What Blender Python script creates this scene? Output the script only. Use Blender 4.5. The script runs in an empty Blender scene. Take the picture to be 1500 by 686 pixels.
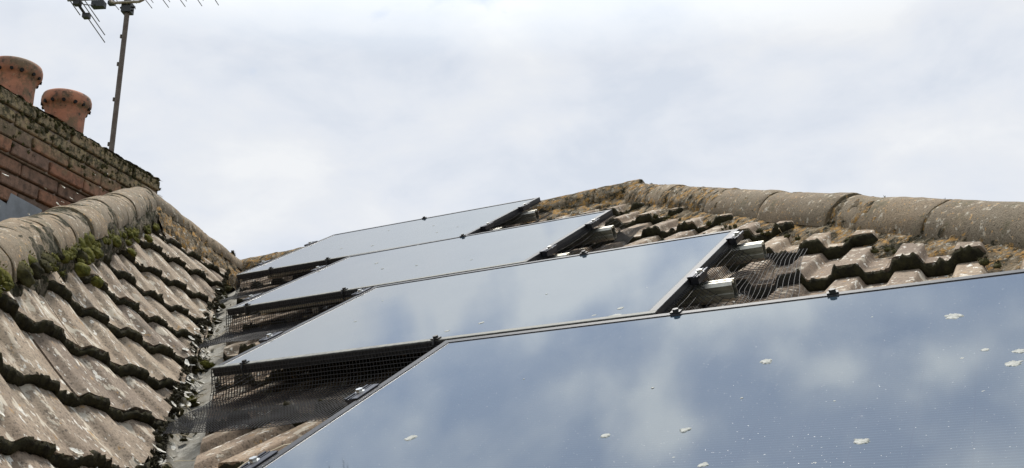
import bpy, bmesh, math, random
import numpy as np
from mathutils import Vector as Vec, Matrix, noise
random.seed(7)
R = math.radians
ZC = 5.2                                   # eye height above the ground
sc = bpy.context.scene
col = sc.collection

# ------------------------------------------------------------------ helpers
def tag(o, label=None, cat=None, group=None, kind=None):
    for k, v in (('label', label), ('category', cat), ('group', group), ('kind', kind)):
        if v: o[k] = v
    return o

def empty(name, loc, label, cat, group=None, rot=None):
    o = bpy.data.objects.new(name, None); col.objects.link(o)
    o.empty_display_size = .1
    if rot is not None:
        o.matrix_world = Matrix.Translation(loc) @ rot.to_4x4()
    else:
        o.location = loc
    return tag(o, label, cat, group)

def world_loc(p):
    l = Vec((0, 0, 0))
    while p is not None:
        l = l + p.location; p = p.parent
    return l

def link(name, me, mat, parent=None, local=False, smooth=False, origin=None):
    o = bpy.data.objects.new(name, me); col.objects.link(o)
    if mat: me.materials.append(mat)
    if smooth: me.shade_smooth()
    if parent is not None:
        o.parent = parent
        if not local:
            w = world_loc(parent)
            me.transform(Matrix.Translation(-w))
    elif origin is not None:
        o.location = origin
        me.transform(Matrix.Translation(-Vec(origin)))
    return o

def mesh_of(verts, faces, name='m'):
    me = bpy.data.meshes.new(name); me.from_pydata([tuple(v) for v in verts], [], faces); me.update(); return me

def bm_mesh(bm, name='m'):
    me = bpy.data.meshes.new(name); bm.to_mesh(me); bm.free(); return me

class MB:
    """collects shapes into one mesh"""
    def __init__(s): s.v = []; s.f = []
    def add(s, v, f):
        n = len(s.v); s.v += [tuple(p) for p in v]; s.f += [tuple(i + n for i in q) for q in f]
    def box(s, c, sx, sy, sz, ax=None):
        X, Y, Z = ax if ax else (Vec((1,0,0)), Vec((0,1,0)), Vec((0,0,1)))
        c = Vec(c); vs = []
        for k in (-1, 1):
            for (i, j) in ((-1,-1),(1,-1),(1,1),(-1,1)):
                vs.append(c + X*(i*sx/2) + Y*(j*sy/2) + Z*(k*sz/2))
        s.add(vs, [(3,2,1,0),(4,5,6,7),(0,1,5,4),(1,2,6,5),(2,3,7,6),(3,0,4,7)])
    def tube(s, pts, r, n=6, cap=True):
        pts = [Vec(p) for p in pts]; m = len(pts); vs = []; fs = []
        up = None
        for i, p in enumerate(pts):
            d = (pts[min(i+1, m-1)] - pts[max(i-1, 0)]).normalized()
            if up is None:
                up = Vec((0,0,1)) if abs(d.z) < .9 else Vec((1,0,0))
            a = d.cross(up).normalized(); b = a.cross(d).normalized(); up = b
            rr = r[i] if isinstance(r, (list, tuple)) else r
            for k in range(n):
                t = 2*math.pi*(k+.5)/n
                vs.append(p + a*(math.cos(t)*rr) + b*(math.sin(t)*rr))
        for i in range(m-1):
            for k in range(n):
                fs.append((i*n+k, i*n+(k+1)%n, (i+1)*n+(k+1)%n, (i+1)*n+k))
        if cap:
            fs.append(tuple(range(n-1, -1, -1))); fs.append(tuple((m-1)*n+k for k in range(n)))
        s.add(vs, fs)
    def lathe(s, c, prof, n=32, cap=True):
        c = Vec(c); vs = []; fs = []
        for (r, z) in prof:
            for k in range(n):
                t = 2*math.pi*k/n; vs.append(c + Vec((r*math.cos(t), r*math.sin(t), z)))
        for i in range(len(prof)-1):
            for k in range(n):
                fs.append((i*n+k, i*n+(k+1)%n, (i+1)*n+(k+1)%n, (i+1)*n+k))
        s.add(vs, fs)
    def mesh(s, name='m'): return mesh_of(s.v, s.f, name)

def nz(p, f): return noise.noise(Vec(p)*f)

# ------------------------------------------------------------------ node helpers
class NT:
    def __init__(s, name):
        s.m = bpy.data.materials.new(name); s.m.use_nodes = True
        s.t = s.m.node_tree; s.n = s.t.nodes; s.l = s.t.links
        s.b = s.n['Principled BSDF']; s.out = s.n['Material Output']
        s.tc = s.n.new('ShaderNodeTexCoord')
    def inp(s, node, k, v):
        if hasattr(v, 'is_output') : s.l.new(v, node.inputs[k])
        else: node.inputs[k].default_value = v
    def noise(s, scale, detail=4, rough=.55, vec=None, dist=0):
        n = s.n.new('ShaderNodeTexNoise'); n.inputs['Scale'].default_value = scale
        n.inputs['Detail'].default_value = detail; n.inputs['Roughness'].default_value = rough
        n.inputs['Distortion'].default_value = dist
        s.l.new(vec if vec is not None else s.tc.outputs['Object'], n.inputs['Vector']); return n.outputs['Fac']
    def voro(s, scale, vec=None, feat='F1', rnd=1):
        n = s.n.new('ShaderNodeTexVoronoi'); n.inputs['Scale'].default_value = scale; n.feature = feat
        n.inputs['Randomness'].default_value = rnd
        s.l.new(vec if vec is not None else s.tc.outputs['Object'], n.inputs['Vector']); return n.outputs['Distance']
    def scale(s, sx, sy, sz, rot=None):
        n = s.n.new('ShaderNodeMapping'); n.inputs['Scale'].default_value = (sx, sy, sz)
        if rot: n.inputs['Rotation'].default_value = rot
        s.l.new(s.tc.outputs['Object'], n.inputs['Vector']); return n.outputs['Vector']
    def ramp(s, f, stops, ease=None):
        n = s.n.new('ShaderNodeValToRGB'); e = n.color_ramp.elements
        while len(e) > 1: e.remove(e[-1])
        e[0].position = stops[0][0]; c = stops[0][1]; e[0].color = (c,c,c,1) if not isinstance(c, tuple) else (*c, 1)
        for p, c in stops[1:]:
            x = e.new(p); x.color = (c,c,c,1) if not isinstance(c, tuple) else (*c, 1)
        s.l.new(f, n.inputs['Fac']); return n.outputs['Color']
    def mix(s, f, a, b, mode='MIX'):
        n = s.n.new('ShaderNodeMix'); n.data_type = 'RGBA'; n.blend_type = mode
        for k, v in ((0, f), (6, a), (7, b)):
            if hasattr(v, 'is_output'): s.l.new(v, n.inputs[k])
            elif k == 0: n.inputs[0].default_value = v
            else: n.inputs[k].default_value = (*v, 1) if len(v) == 3 else v
        return n.outputs[2]
    def math(s, op, a, b=0.0, clamp=False):
        n = s.n.new('ShaderNodeMath'); n.operation = op; n.use_clamp = clamp
        for k, v in ((0, a), (1, b)):
            if hasattr(v, 'is_output'): s.l.new(v, n.inputs[k])
            else: n.inputs[k].default_value = v
        return n.outputs[0]
    def attr(s, name):
        n = s.n.new('ShaderNodeAttribute'); n.attribute_name = name; return n.outputs['Fac']
    def bump(s, h, strength=.5, dist=.01):
        n = s.n.new('ShaderNodeBump'); n.inputs['Strength'].default_value = strength; n.inputs['Distance'].default_value = dist
        s.l.new(h, n.inputs['Height']); s.l.new(n.outputs['Normal'], s.b.inputs['Normal'])
    def set(s, **k):
        for a, v in k.items():
            a = {'base': 'Base Color', 'rough': 'Roughness', 'metal': 'Metallic', 'ior': 'IOR', 'spec': 'Specular IOR Level'}.get(a, a)
            if hasattr(v, 'is_output'): s.l.new(v, s.b.inputs[a])
            elif isinstance(v, tuple): s.b.inputs[a].default_value = (*v, 1)
            else: s.b.inputs[a].default_value = v
        return s.m

def tile_mat(name, base, base2, along):
    """weathered concrete tile; `along` = slope direction used to streak the pale lichen"""
    t = NT(name)
    big = t.noise(1.7, 4); mid = t.noise(9, 6, .62); fine = t.noise(110, 5, .7)
    c = t.mix(t.ramp(mid, [(.33, 0.), (.68, 1.)]), base, base2)
    c = t.mix(t.math('MULTIPLY', t.ramp(big, [(.42, 0.), (.7, 1.)]), .45), c, (.21, .145, .10))     # warmer patches
    tint = t.attr('tint')
    c = t.mix(t.math('MULTIPLY', tint, .55), c, (.105, .08, .066))                                  # darker tiles
    c = t.mix(t.ramp(fine, [(.36, .75), (.5, 0.)]), c, (.035, .028, .022))                          # pits of grit
    c = t.mix(t.ramp(t.noise(60, 3, .6), [(.6, 0.), (.74, .55)]), c, (.36, .30, .24))               # pale grit
    d = t.ramp(t.noise(5.5, 6, .7), [(.56, 0.), (.7, .75)])
    c = t.mix(d, c, (.05, .045, .03))                                                               # algae
    # lichen rosettes: noisy threshold, drawn out down the slope
    cb = t.n.new('ShaderNodeCombineXYZ')
    for k_, (ax_, sc_) in enumerate(zip(along, (1., .42, 1.))):
        dp = t.n.new('ShaderNodeVectorMath'); dp.operation = 'DOT_PRODUCT'; dp.inputs[1].default_value = ax_
        t.l.new(t.tc.outputs['Object'], dp.inputs[0]); t.l.new(t.math('MULTIPLY', dp.outputs['Value'], sc_), cb.inputs[k_])
    l1 = t.ramp(t.noise(17, 5, .62, cb.outputs[0]), [(.575, 0.), (.605, 1.)])
    clus = t.ramp(t.noise(2.3, 3, .6), [(.34, .4), (.58, 1.)])
    l1 = t.math('MULTIPLY', l1, clus)
    l2 = t.ramp(t.noise(40, 3, .6, cb.outputs[0]), [(.61, 0.), (.64, 1.)])
    c = t.mix(t.math('MULTIPLY', l1, .8), c, (.50, .45, .36))
    l2 = t.math('MULTIPLY', l2, clus)
    c = t.mix(l2, c, (.60, .57, .50))
    l3 = t.ramp(t.noise(33, 4, .6), [(.68, 0.), (.72, .8)])
    o = t.n.new('ShaderNodeVectorMath'); o.operation = 'ADD'; o.inputs[1].default_value = (7.3, 2.1, 5.5)
    t.l.new(t.tc.outputs['Object'], o.inputs[0])
    l4 = t.ramp(t.noise(24, 5, .6, o.outputs[0]), [(.63, 0.), (.7, .75)])
    c = t.mix(l4, c, (.33, .19, .06))                                                               # ochre lichen
    hgt = t.math('ADD', t.math('MULTIPLY', fine, .6), t.math('MULTIPLY', mid, .8))
    hgt = t.math('ADD', hgt, t.math('MULTIPLY', t.math('ADD', l1, l2), .25))
    t.bump(hgt, .75, .006)
    return t.set(base=c, rough=.88, spec=.25)

def simple(name, c, rough=.6, metal=0., var=None, vs=30, bump=0., bs=80, bd=.004, spec=.5):
    t = NT(name); cc = c
    if var is not None:
        cc = t.mix(t.ramp(t.noise(vs, 5, .65), [(.35, 0.), (.68, 1.)]), c, var)
    if bump: t.bump(t.noise(bs, 5, .65), bump, bd)
    return t.set(base=cc, rough=rough, metal=metal, spec=spec)

M = {}
M['tile_main'] = tile_mat('tile_concrete_right', (.345, .268, .188), (.235, .172, .118), ((1, 0, 0), (0, .883, .47), (0, -.47, .883)))
M['tile_left'] = tile_mat('tile_concrete_left', (.355, .285, .205), (.245, .192, .136), ((-.35, .937, 0), (-.662, -.248, .707), (.663, .248, .707)))
M['moss_dark'] = simple('moss_black', (.016, .014, .009), .95, var=(.045, .040, .018), vs=45, bump=.9, bs=220, bd=.008, spec=.15)
M['moss_mid'] = simple('moss_olive', (.085, .075, .026), .95, var=(.022, .021, .010), vs=35, bump=.9, bs=260, bd=.008, spec=.15)
M['moss_green'] = simple('moss_green', (.150, .140, .025), .95, var=(.045, .050, .013), vs=40, bump=.9, bs=260, bd=.008, spec=.15)

def ridge_mat():
    t = NT('ridge_concrete')
    c = t.mix(t.ramp(t.noise(5, 6, .65), [(.35, 0.), (.68, 1.)]), (.275, .205, .128), (.16, .117, .074))
    c = t.mix(t.ramp(t.noise(2.2, 4, .65), [(.42, 0.), (.60, .7)]), c, (.20, .165, .115))
    c = t.mix(t.math('MULTIPLY', t.attr('tint'), .5), c, (.16, .135, .10))
    c = t.mix(t.ramp(t.noise(150, 4, .7), [(.36, .8), (.5, 0.)]), c, (.05, .04, .03))
    c = t.mix(t.ramp(t.noise(9, 6, .75), [(.54, 0.), (.64, .8)]), c, (.10, .088, .05))
    c = t.mix(t.ramp(t.noise(30, 5, .7), [(.59, 0.), (.63, .85)]), c, (.46, .42, .34))
    c = t.mix(t.ramp(t.noise(60, 4, .65), [(.62, 0.), (.66, .9)]), c, (.42, .24, .08))
    t.bump(t.math('ADD', t.noise(170, 5, .7), t.math('MULTIPLY', t.noise(16, 5, .6), 1.2)), .7, .005)
    return t.set(base=c, rough=.9, spec=.2)
M['ridge'] = ridge_mat()

def mortar_mat():
    t = NT('lichened_mortar')
    c = t.mix(t.ramp(t.noise(16, 5, .7), [(.40, 0.), (.60, 1.)]), (.115, .09, .058), (.29, .225, .145))
    c = t.mix(t.ramp(t.noise(19, 6, .75), [(.51, 0.), (.57, .95)]), c, (.46, .26, .08))     # ochre lichen
    c = t.mix(t.ramp(t.noise(43, 5, .75), [(.57, 0.), (.61, .95)]), c, (.50, .47, .39))
    c = t.mix(t.ramp(t.noise(14, 6, .8), [(.42, 1.), (.50, 0.)]), c, (.028, .025, .012))  # moss
    t.bump(t.noise(70, 6, .75), 1., .02)
    return t.set(base=c, rough=.95, spec=.15)
M['mortar'] = mortar_mat()
def mortar_old():
    t = NT('mossy_mortar')
    c = t.mix(t.ramp(t.noise(14, 5, .7), [(.38, 0.), (.64, 1.)]), (.13, .11, .08), (.22, .18, .125))
    c = t.mix(t.ramp(t.noise(24, 5, .75), [(.44, 0.), (.54, .95)]), c, (.030, .030, .014))
    c = t.mix(t.ramp(t.noise(41, 5, .7), [(.60, 0.), (.66, .8)]), c, (.11, .11, .03))
    t.bump(t.noise(70, 6, .75), 1., .02)
    return t.set(base=c, rough=.95, spec=.15)
M['mortar_old'] = mortar_old()

def glass_mat():
    t = NT('solar_glass')
    sx = t.n.new('ShaderNodeSeparateXYZ'); t.l.new(t.tc.outputs['Object'], sx.inputs[0])
    x, y = sx.outputs[0], sx.outputs[1]
    def line(v, period, w):
        q = t.math('FRACT', t.math('DIVIDE', v, period))
        return t.math('LESS_THAN', t.math('ABSOLUTE', t.math('SUBTRACT', q, .5)), w/period/2)
    bus = line(y, .0104, .0022)
    cellx = line(x, .0945, .0022); celly = line(y, .1872, .003)
    c = t.mix(bus, (.003, .018, .036), (.024, .048, .070))
    c = t.mix(t.math('MAXIMUM', cellx, celly), c, (.004, .017, .036))
    # black unprinted margin round the cells
    mx = t.math('GREATER_THAN', t.math('ABSOLUTE', t.math('SUBTRACT', x, .861)), .861-.036)
    my = t.math('GREATER_THAN', t.math('ABSOLUTE', t.math('SUBTRACT', y, .5552)), .5552-.036)
    c = t.mix(t.math('MAXIMUM', mx, my), c, (.006, .006, .007))
    # dust film, small specks, and the grime that gathers above the lower frame
    dust = t.ramp(t.noise(3.2, 5, .6), [(.35, .01), (.75, .05)])
    specks = t.ramp(t.noise(240, 2, .5), [(.72, 0.), (.76, .5)])
    drips = t.ramp(t.noise(9, 5, .7, t.scale(1, .25, 1)), [(.6, 0.), (.75, .05)])
    f = t.math('ADD', t.math('ADD', dust, specks), drips)
    g = t.math('ADD', t.math('MULTIPLY', t.noise(16, 5, .7), .036), -.004)
    low = t.math('LESS_THAN', y, g)
    f = t.math('MAXIMUM', t.math('MINIMUM', f, 1.), t.math('MULTIPLY', low, t.ramp(t.noise(40, 4, .7), [(.3, .45), (.6, .95)])))
    c = t.mix(f, c, (.50, .49, .44))
    rr = t.math('ADD', t.math('MULTIPLY', f, .35), .03)
    t.bump(t.noise(1.3, 2, .5), .05, .02)
    return t.set(base=c, rough=rr, ior=2.9)
M['glass'] = glass_mat()
M['frame'] = simple('black_anodised', (.022, .023, .026), .30, 0., var=(.045, .045, .047), vs=60, spec=1.)
def frame_mat():
    t = NT('black_anodised_frame')
    c = t.mix(t.ramp(t.noise(60, 4, .6), [(.35, 0.), (.68, 1.)]), (.014, .0145, .017), (.034, .034, .036))
    sx = t.n.new('ShaderNodeSeparateXYZ'); t.l.new(t.tc.outputs['Object'], sx.inputs[0])
    low = t.math('MULTIPLY', t.math('LESS_THAN', sx.outputs[1], .026), t.math('GREATER_THAN', sx.outputs[2], -.003))
    g = t.math('MULTIPLY', low, t.ramp(t.noise(30, 5, .7), [(.36, .25), (.58, .95)]))      # silt and lichen left on the lower lip
    c = t.mix(g, c, (.24, .24, .215))
    return t.set(base=c, rough=t.math('ADD', t.math('MULTIPLY', g, .4), .40), spec=.25)
M['frame'] = frame_mat()
M['backsheet'] = simple('black_backsheet', (.01, .01, .011), .6)
M['clamp'] = simple('black_clamp', (.022, .023, .028), .35, .55, var=(.05, .05, .06), vs=120)
M['bolt'] = simple('steel_bolt', (.62, .62, .60), .3, 1.)
M['alu'] = simple('mill_aluminium', (.54, .53, .47), .40, 1., var=(.38, .36, .31), vs=28, bump=.15, bs=60)
M['wire'] = simple('dark_wire', (.014, .014, .016), .5, 0.)
M['wire_pale'] = simple('galvanised_wire', (.022, .022, .024), .6, 0., var=(.014, .014, .015), vs=45, spec=.12)
M['dropping'] = simple('pale_lichen', (.46, .46, .43), .9, var=(.24, .25, .22), vs=130, bump=.6, bs=300, bd=.003)
M['felt'] = simple('roof_felt', (.012, .011, .010), .95)
M['flake'] = simple('pale_flake', (.68, .66, .60), .8, var=(.45, .42, .34), vs=60)
M['straw'] = simple('dry_stalk', (.50, .40, .24), .8, var=(.62, .56, .42), vs=25)
M['mast'] = simple('rusty_mast', (.075, .050, .036), .6, .2, var=(.125, .10, .08), vs=22, bump=.2)
M['aerial'] = simple('aerial_alloy', (.20, .20, .20), .5, .6, var=(.10, .10, .10), vs=40)
M['galv'] = simple('weathered_bracket', (.34, .31, .25), .5, .5, var=(.17, .13, .09), vs=60)
M['plastic'] = simple('black_plastic', (.015, .015, .015), .5)
def lead_mat():
    t = NT('valley_lead')
    c = t.mix(t.ramp(t.noise(5, 6, .7), [(.35, 0.), (.65, 1.)]), (.27, .262, .232), (.16, .152, .125))
    c = t.mix(t.ramp(t.noise(3.1, 6, .75), [(.46, 0.), (.60, .8)]), c, (.13, .11, .075))
    c = t.mix(t.ramp(t.noise(14, 6, .75), [(.53, 0.), (.62, .9)]), c, (.05, .045, .028))
    c = t.mix(t.ramp(t.noise(48, 4, .65), [(.62, 0.), (.68, .7)]), c, (.44, .43, .37))
    t.bump(t.noise(26, 6, .7), .7, .012)
    return t.set(base=c, rough=.75, spec=.35)
M['lead'] = lead_mat()
M['flash'] = simple('lead_flashing', (.26, .285, .31), .55, .1, var=(.17, .185, .20), vs=9, bump=.3, bs=20)
def terra_mat():
    t = NT('terracotta')
    c = t.mix(t.ramp(t.noise(9, 5, .65), [(.35, 0.), (.66, 1.)]), (.42, .18, .105), (.24, .11, .072))
    c = t.mix(t.ramp(t.noise(7, 6, .75), [(.46, 0.), (.60, .85)]), c, (.13, .10, .06))
    c = t.mix(t.ramp(t.noise(18, 5, .75), [(.56, 0.), (.64, .8)]), c, (.05, .042, .03))
    c = t.mix(t.ramp(t.noise(60, 4, .7), [(.62, 0.), (.68, .7)]), c, (.40, .26, .16))
    t.bump(t.noise(60, 5, .7), .5, .006)
    return t.set(base=c, rough=.8, spec=.3)
M['terra'] = terra_mat()
M['dark'] = simple('hole_shade', (.006, .005, .005), .95)  # near-black colour standing for the shade inside the pots' vent holes
def brick_mat():
    t = NT('old_brick')
    tint = t.attr('tint')
    c = t.ramp(tint, [(0., (.28, .135, .082)), (.35, (.32, .165, .10)), (.65, (.22, .135, .095)), (1., (.155, .11, .085))])
    c = t.mix(t.ramp(t.noise(22, 6, .7), [(.42, 0.), (.66, .8)]), c, (.06, .045, .035))
    sx = t.n.new('ShaderNodeSeparateXYZ'); t.l.new(t.tc.outputs['Object'], sx.inputs[0])
    hi = t.ramp(t.math('ADD', t.math('MULTIPLY', t.math('SUBTRACT', sx.outputs[2], 7.40), 2.2), t.math('MULTIPLY', t.noise(7, 4, .6), .5)), [(.45, 0.), (.80, 1.)])  # sooty, lichened top courses
    c = t.mix(t.math('MULTIPLY', hi, t.ramp(t.noise(13, 5, .7), [(.3, .25), (.6, .95)])), c, (.27, .215, .13))
    c = t.mix(t.math('MULTIPLY', hi, t.ramp(t.noise(20, 6, .8), [(.46, 0.), (.54, .95)])), c, (.055, .05, .028))
    c = t.mix(t.math('MULTIPLY', hi, t.ramp(t.noise(26, 5, .75, t.scale(1, 1, 1, (.5, .2, .9))), [(.54, 0.), (.60, .9)])), c, (.33, .25, .13))
    c = t.mix(t.ramp(t.noise(45, 4, .7), [(.68, 0.), (.74, .7)]), c, (.34, .29, .22))
    t.bump(t.noise(60, 6, .7), .8, .008)
    return t.set(base=c, rough=.92, spec=.2)
M['brick'] = brick_mat()
M['pointing'] = simple('brick_pointing', (.36, .27, .22), .95, var=(.15, .125, .095), vs=20, bump=.8, bs=90, bd=.006)
M['grass'] = simple('lawn', (.045, .075, .02), .95, var=(.07, .09, .03), vs=3)
M['render'] = simple('house_brick_wall', (.24, .12, .08), .9, var=(.17, .08, .055), vs=8)

# ------------------------------------------------------------------ frames of the two slopes
TH = .489
V = Vec((0, math.cos(TH), math.sin(TH))); N = Vec((0, -math.sin(TH), math.cos(TH))); X = Vec((1, 0, 0)); Z = Vec((0, 0, 1))
EYE = Vec((0, 0, ZC))
D0 = .69684
def P(x, v, h): return EYE + X*x + V*v + N*(h - D0)          # h measured from the panels' glass plane
def W(a): return EYE + Vec(a)
LL = Vec((-.3502, .9367, 0)); LG = Vec((-.6621, -.2475, .7074)); LN = Vec((.6626, .2477, .7069))
ANC = W((-3.3789, 3.2632, .7205))
def sag(l, g):                              # the old left slope lifts a little towards its ridge
    q = min(1, max(0, (g-.6)/.9)); a = .10*q*q*(3-2*q)
    q = min(1, max(0, 1 - (.54+.62*(l+.618)-g)/.75)); return max(a, .095*q*q)
def Q(l, g, h): return ANC + LL*l + LG*g + LN*(h + sag(l, g))

RJ = W((-5.75, 5.87, 2.255)); RA = W((-2.281, 5.921, 2.304)); RF = P(-.017+1.95, 3.656-2.284, -.05)   # main ridge ends, right hip foot
LA = W((-5.094, 4.279, 2.280)); LF = LA + (W((-3.02, 1.985, 1.045)) - LA)*1.75                      # left ridge apex, hip foot
GAUGE, ROLL = .47, .192
LGAUGE, LROLL = .284, .30

def prof(u, roll):
    t = (u/roll) % 1.0
    def sm(a, b, x):
        q = min(1, max(0, (x-a)/(b-a))); return q*.75 + .25*q*q*(3-2*q)
    return sm(.06, .16, t) - sm(.56, .66, t)
SAMP = [0, .05, .07, .095, .125, .15, .17, .24, .32, .40, .48, .55, .57, .595, .625, .65, .67, .75, .83, .92]

def tile_slope(name, O, eu, ev, en, u0, u1, vb0, rows, gauge, roll, ph, rise, nroll, planes, mat, parent, seed=0, bond=True, uph=0., coarse=False, warp=None):
    rnd = random.Random(seed)
    bm = bmesh.new(); lay = bm.faces.layers.float.new('tint')
    tw = roll*nroll
    for r in range(rows):
        vb = vb0 + r*gauge
        off = uph + (tw*.5 if (bond and r % 2) else 0.)
        k0 = math.floor((u0-off)/tw); k1 = math.ceil((u1-off)/tw)
        for k in range(k0, k1):
            ua = off + k*tw
            tint = min(1, max(0, rnd.gauss(.35, .3)))
            dz = rnd.uniform(-.0025, .0045); dv = rnd.uniform(-.009, .009); sk = rnd.uniform(-.008, .008); tl = rnd.uniform(-.004, .004)
            us = []
            for q in range(nroll):
                for s in (SAMP if not coarse else SAMP[::3]): us.append(ua + q*roll + s*roll)
            us.append(ua+tw)
            us[0] += .002; us[-1] -= .002
            vs = (0, .006, .35, 1.0) if not coarse else (0, 1.0)
            grid = []
            for j, f in enumerate(vs):
                row = []
                for u in us:
                    ch = 0
                    if j < 2:
                        ch = .004*noise.noise(Vec((u*9, vb*9+seed, 1.3))) + .0035*noise.noise(Vec((u*34, vb*9+seed, 4.3)))
                        ch = ch if j == 0 else ch*.9
                    vv = vb + dv + sk*(u-ua)/tw + ch + f*(gauge+.03)
                    h = prof(u-uph, roll)*ph + rise*(1 - f) + dz + tl*((u-ua)/tw-.5) 
                    if warp: h += warp(u, vv)
                    h += .0022*noise.noise(Vec((u*12, vv*12, seed)))
                    row.append(bm.verts.new(O + eu*u + ev*vv + en*h))
                grid.append(row)
            low = [bm.verts.new(v.co - en*(rise+.008) + ev*.004) for v in grid[0]]
            top = [bm.verts.new(v.co) for v in grid[0]]
            for a in range(len(us)-1):
                for j in range(len(vs)-1):
                    f = bm.faces.new((grid[j][a], grid[j][a+1], grid[j+1][a+1], grid[j+1][a])); f[lay] = tint; f.smooth = True
                f = bm.faces.new((low[a], low[a+1], top[a+1], top[a])); f[lay] = tint
            # side edges
            for e in (0, -1):
                for j in range(len(vs)-1):
                    p, q = grid[j][e], grid[j+1][e]
                    a = bm.verts.new(p.co); b = bm.verts.new(q.co); c = bm.verts.new(q.co - en*.012); d = bm.verts.new(p.co - en*.02)
                    f = bm.faces.new((a, b, c, d)); f[lay] = tint
    # felt below the tiles, so that no gap looks through
    hh = -.012
    vs4 = [bm.verts.new(O + eu*a + ev*b + en*hh) for a, b in ((u0, vb0), (u1, vb0), (u1, vb0+rows*gauge), (u0, vb0+rows*gauge))]
    f = bm.faces.new(vs4); f[lay] = 1.; f.material_index = 1
    for (p, n) in planes:
        bmesh.ops.bisect_plane(bm, geom=bm.verts[:]+bm.edges[:]+bm.faces[:], plane_co=p, plane_no=-n, clear_outer=True, dist=1e-5)
    me = bm_mesh(bm, name)
    o = link(name, me, mat, parent); me.materials.append(M['felt']); return o

def vplane(a, b, keep):
    """vertical plane through a,b keeping the side of `keep`"""
    n = (b-a).cross(Z).normalized()
    if (keep-a).dot(n) < 0: n = -n
    return (a, n)

# ------------------------------------------------------------------ the house
house = empty('house', (-3., 4., 0.), 'brick house under two mossy tiled roof slopes that meet in a valley, with a chimney', 'house')

MO = EYE + N*(-D0-.206)                        # base plane of the right slope's tiles
LO = ANC + LN*(-.024)
# valley edges of both slopes
vr = [P(-2.40+(2.21-v)/1.224*1.0 if False else -2.40-(v-2.21)/1.224, v, -.14) for v in (.6, 6.6)]
vl = [W((-2.3193, 2.0434, .2255)), W((-5.1094, 5.1081, 1.9082))]
mid_main = P(-1., 4., -.14); mid_left = Q(.6, .75, .0)
_h = vplane(RA, RF, mid_main); _r = vplane(RA, RJ, mid_main)
keep_main = [vplane(vr[0], vr[1], mid_main), (_h[0] + _h[1]*.13, _h[1]), (_r[0] + _r[1]*.13, _r[1]), (P(0, .98, 0), V)]
slope_main = tile_slope('roof_slope', MO, X, V, N, -6.4, 2.2, 3.46-6*GAUGE, 14, GAUGE, ROLL, .034, .050, 2, keep_main, M['tile_main'], house, seed=3, uph=-.83-.012)
keep_left = [vplane(vl[0], vl[1], mid_left), vplane(LA, LF, mid_left), vplane(LA, RJ, mid_left), (Q(0, -1.32, 0), LG)]
slope_left = tile_slope('roof_slope', LO, LL, LG, LN, -4.2, 4.0, -.135-5*LGAUGE, 15, LGAUGE, LROLL, .022, .036, 2, keep_left, M['tile_left'], house, seed=11, uph=-.92+.06, warp=sag)
tag(slope_left, 'left roof slope of grey brown tiles with black mossy edges')
tag(slope_main, 'right roof slope of brown tiles under the solar panels')

# the slopes turned away from the view
def back_slope(ridge_pt, udir, down, planes, width, mat):
    u = udir.normalized(); n = u.cross(-down.normalized()).normalized()
    if n.z < 0: n = -n
    ev = -down.normalized()
    O = ridge_pt - Z*.2
    return tile_slope('roof_slope', O, u, ev, n, -width, width, -13*.345, 13, .345, .165, .035, .03, 2, planes, mat, house, seed=23, coarse=True)
hipd = (RF-RA).normalized()
far = Vec((0, 0, 0))
# main rear
back_slope(RA, X, Vec((0, math.cos(TH), -math.sin(TH))), [vplane(RA, RA+Vec((1,1,0)), RA+Vec((-3,3,0))), vplane(RA, RJ, RA+Vec((-1,3,0))), vplane(RJ, RJ+Vec((-1,1,0)), RJ+Vec((2,3,0)))], 6.5, M['tile_main'])
# right hip end
back_slope(RA, Vec((0,1,0)), Vec((math.cos(TH), 0, -math.sin(TH))), [vplane(RA, RF, RA+Vec((4,0,0))), vplane(RA, RA+Vec((1,1,0)), RA+Vec((4,0,0)))], 6.0, M['tile_main'])
# left wing rear and end
dl = Vec((-LL.y, LL.x, 0)).normalized()
p45 = R(45)
hd = (LF-LA); side = Vec((-LL.y, LL.x, 0))
hd2 = (LL*hd.dot(LL) + side*abs(hd.dot(side)) + Z*hd.z)
back_slope(LA, LL, dl*math.cos(p45)-Z*math.sin(p45), [vplane(LA, RJ, LA+dl*3), vplane(LA, LA+hd2, LA+dl*3+LL), vplane(RJ, RJ+Vec((-1,1,0)), LA+dl*3)], 6., M['tile_left'])
en_n = hd.cross(hd2).normalized()
if en_n.z < 0: en_n = -en_n
back_slope(LA, en_n.cross(Z).normalized(), en_n.cross(Z).cross(en_n)*(1 if en_n.cross(Z).cross(en_n).z < 0 else -1), [vplane(LA, LF, LA-LL*4), vplane(LA, LA+hd2, LA-LL*4)], 5., M['tile_left'])

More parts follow.
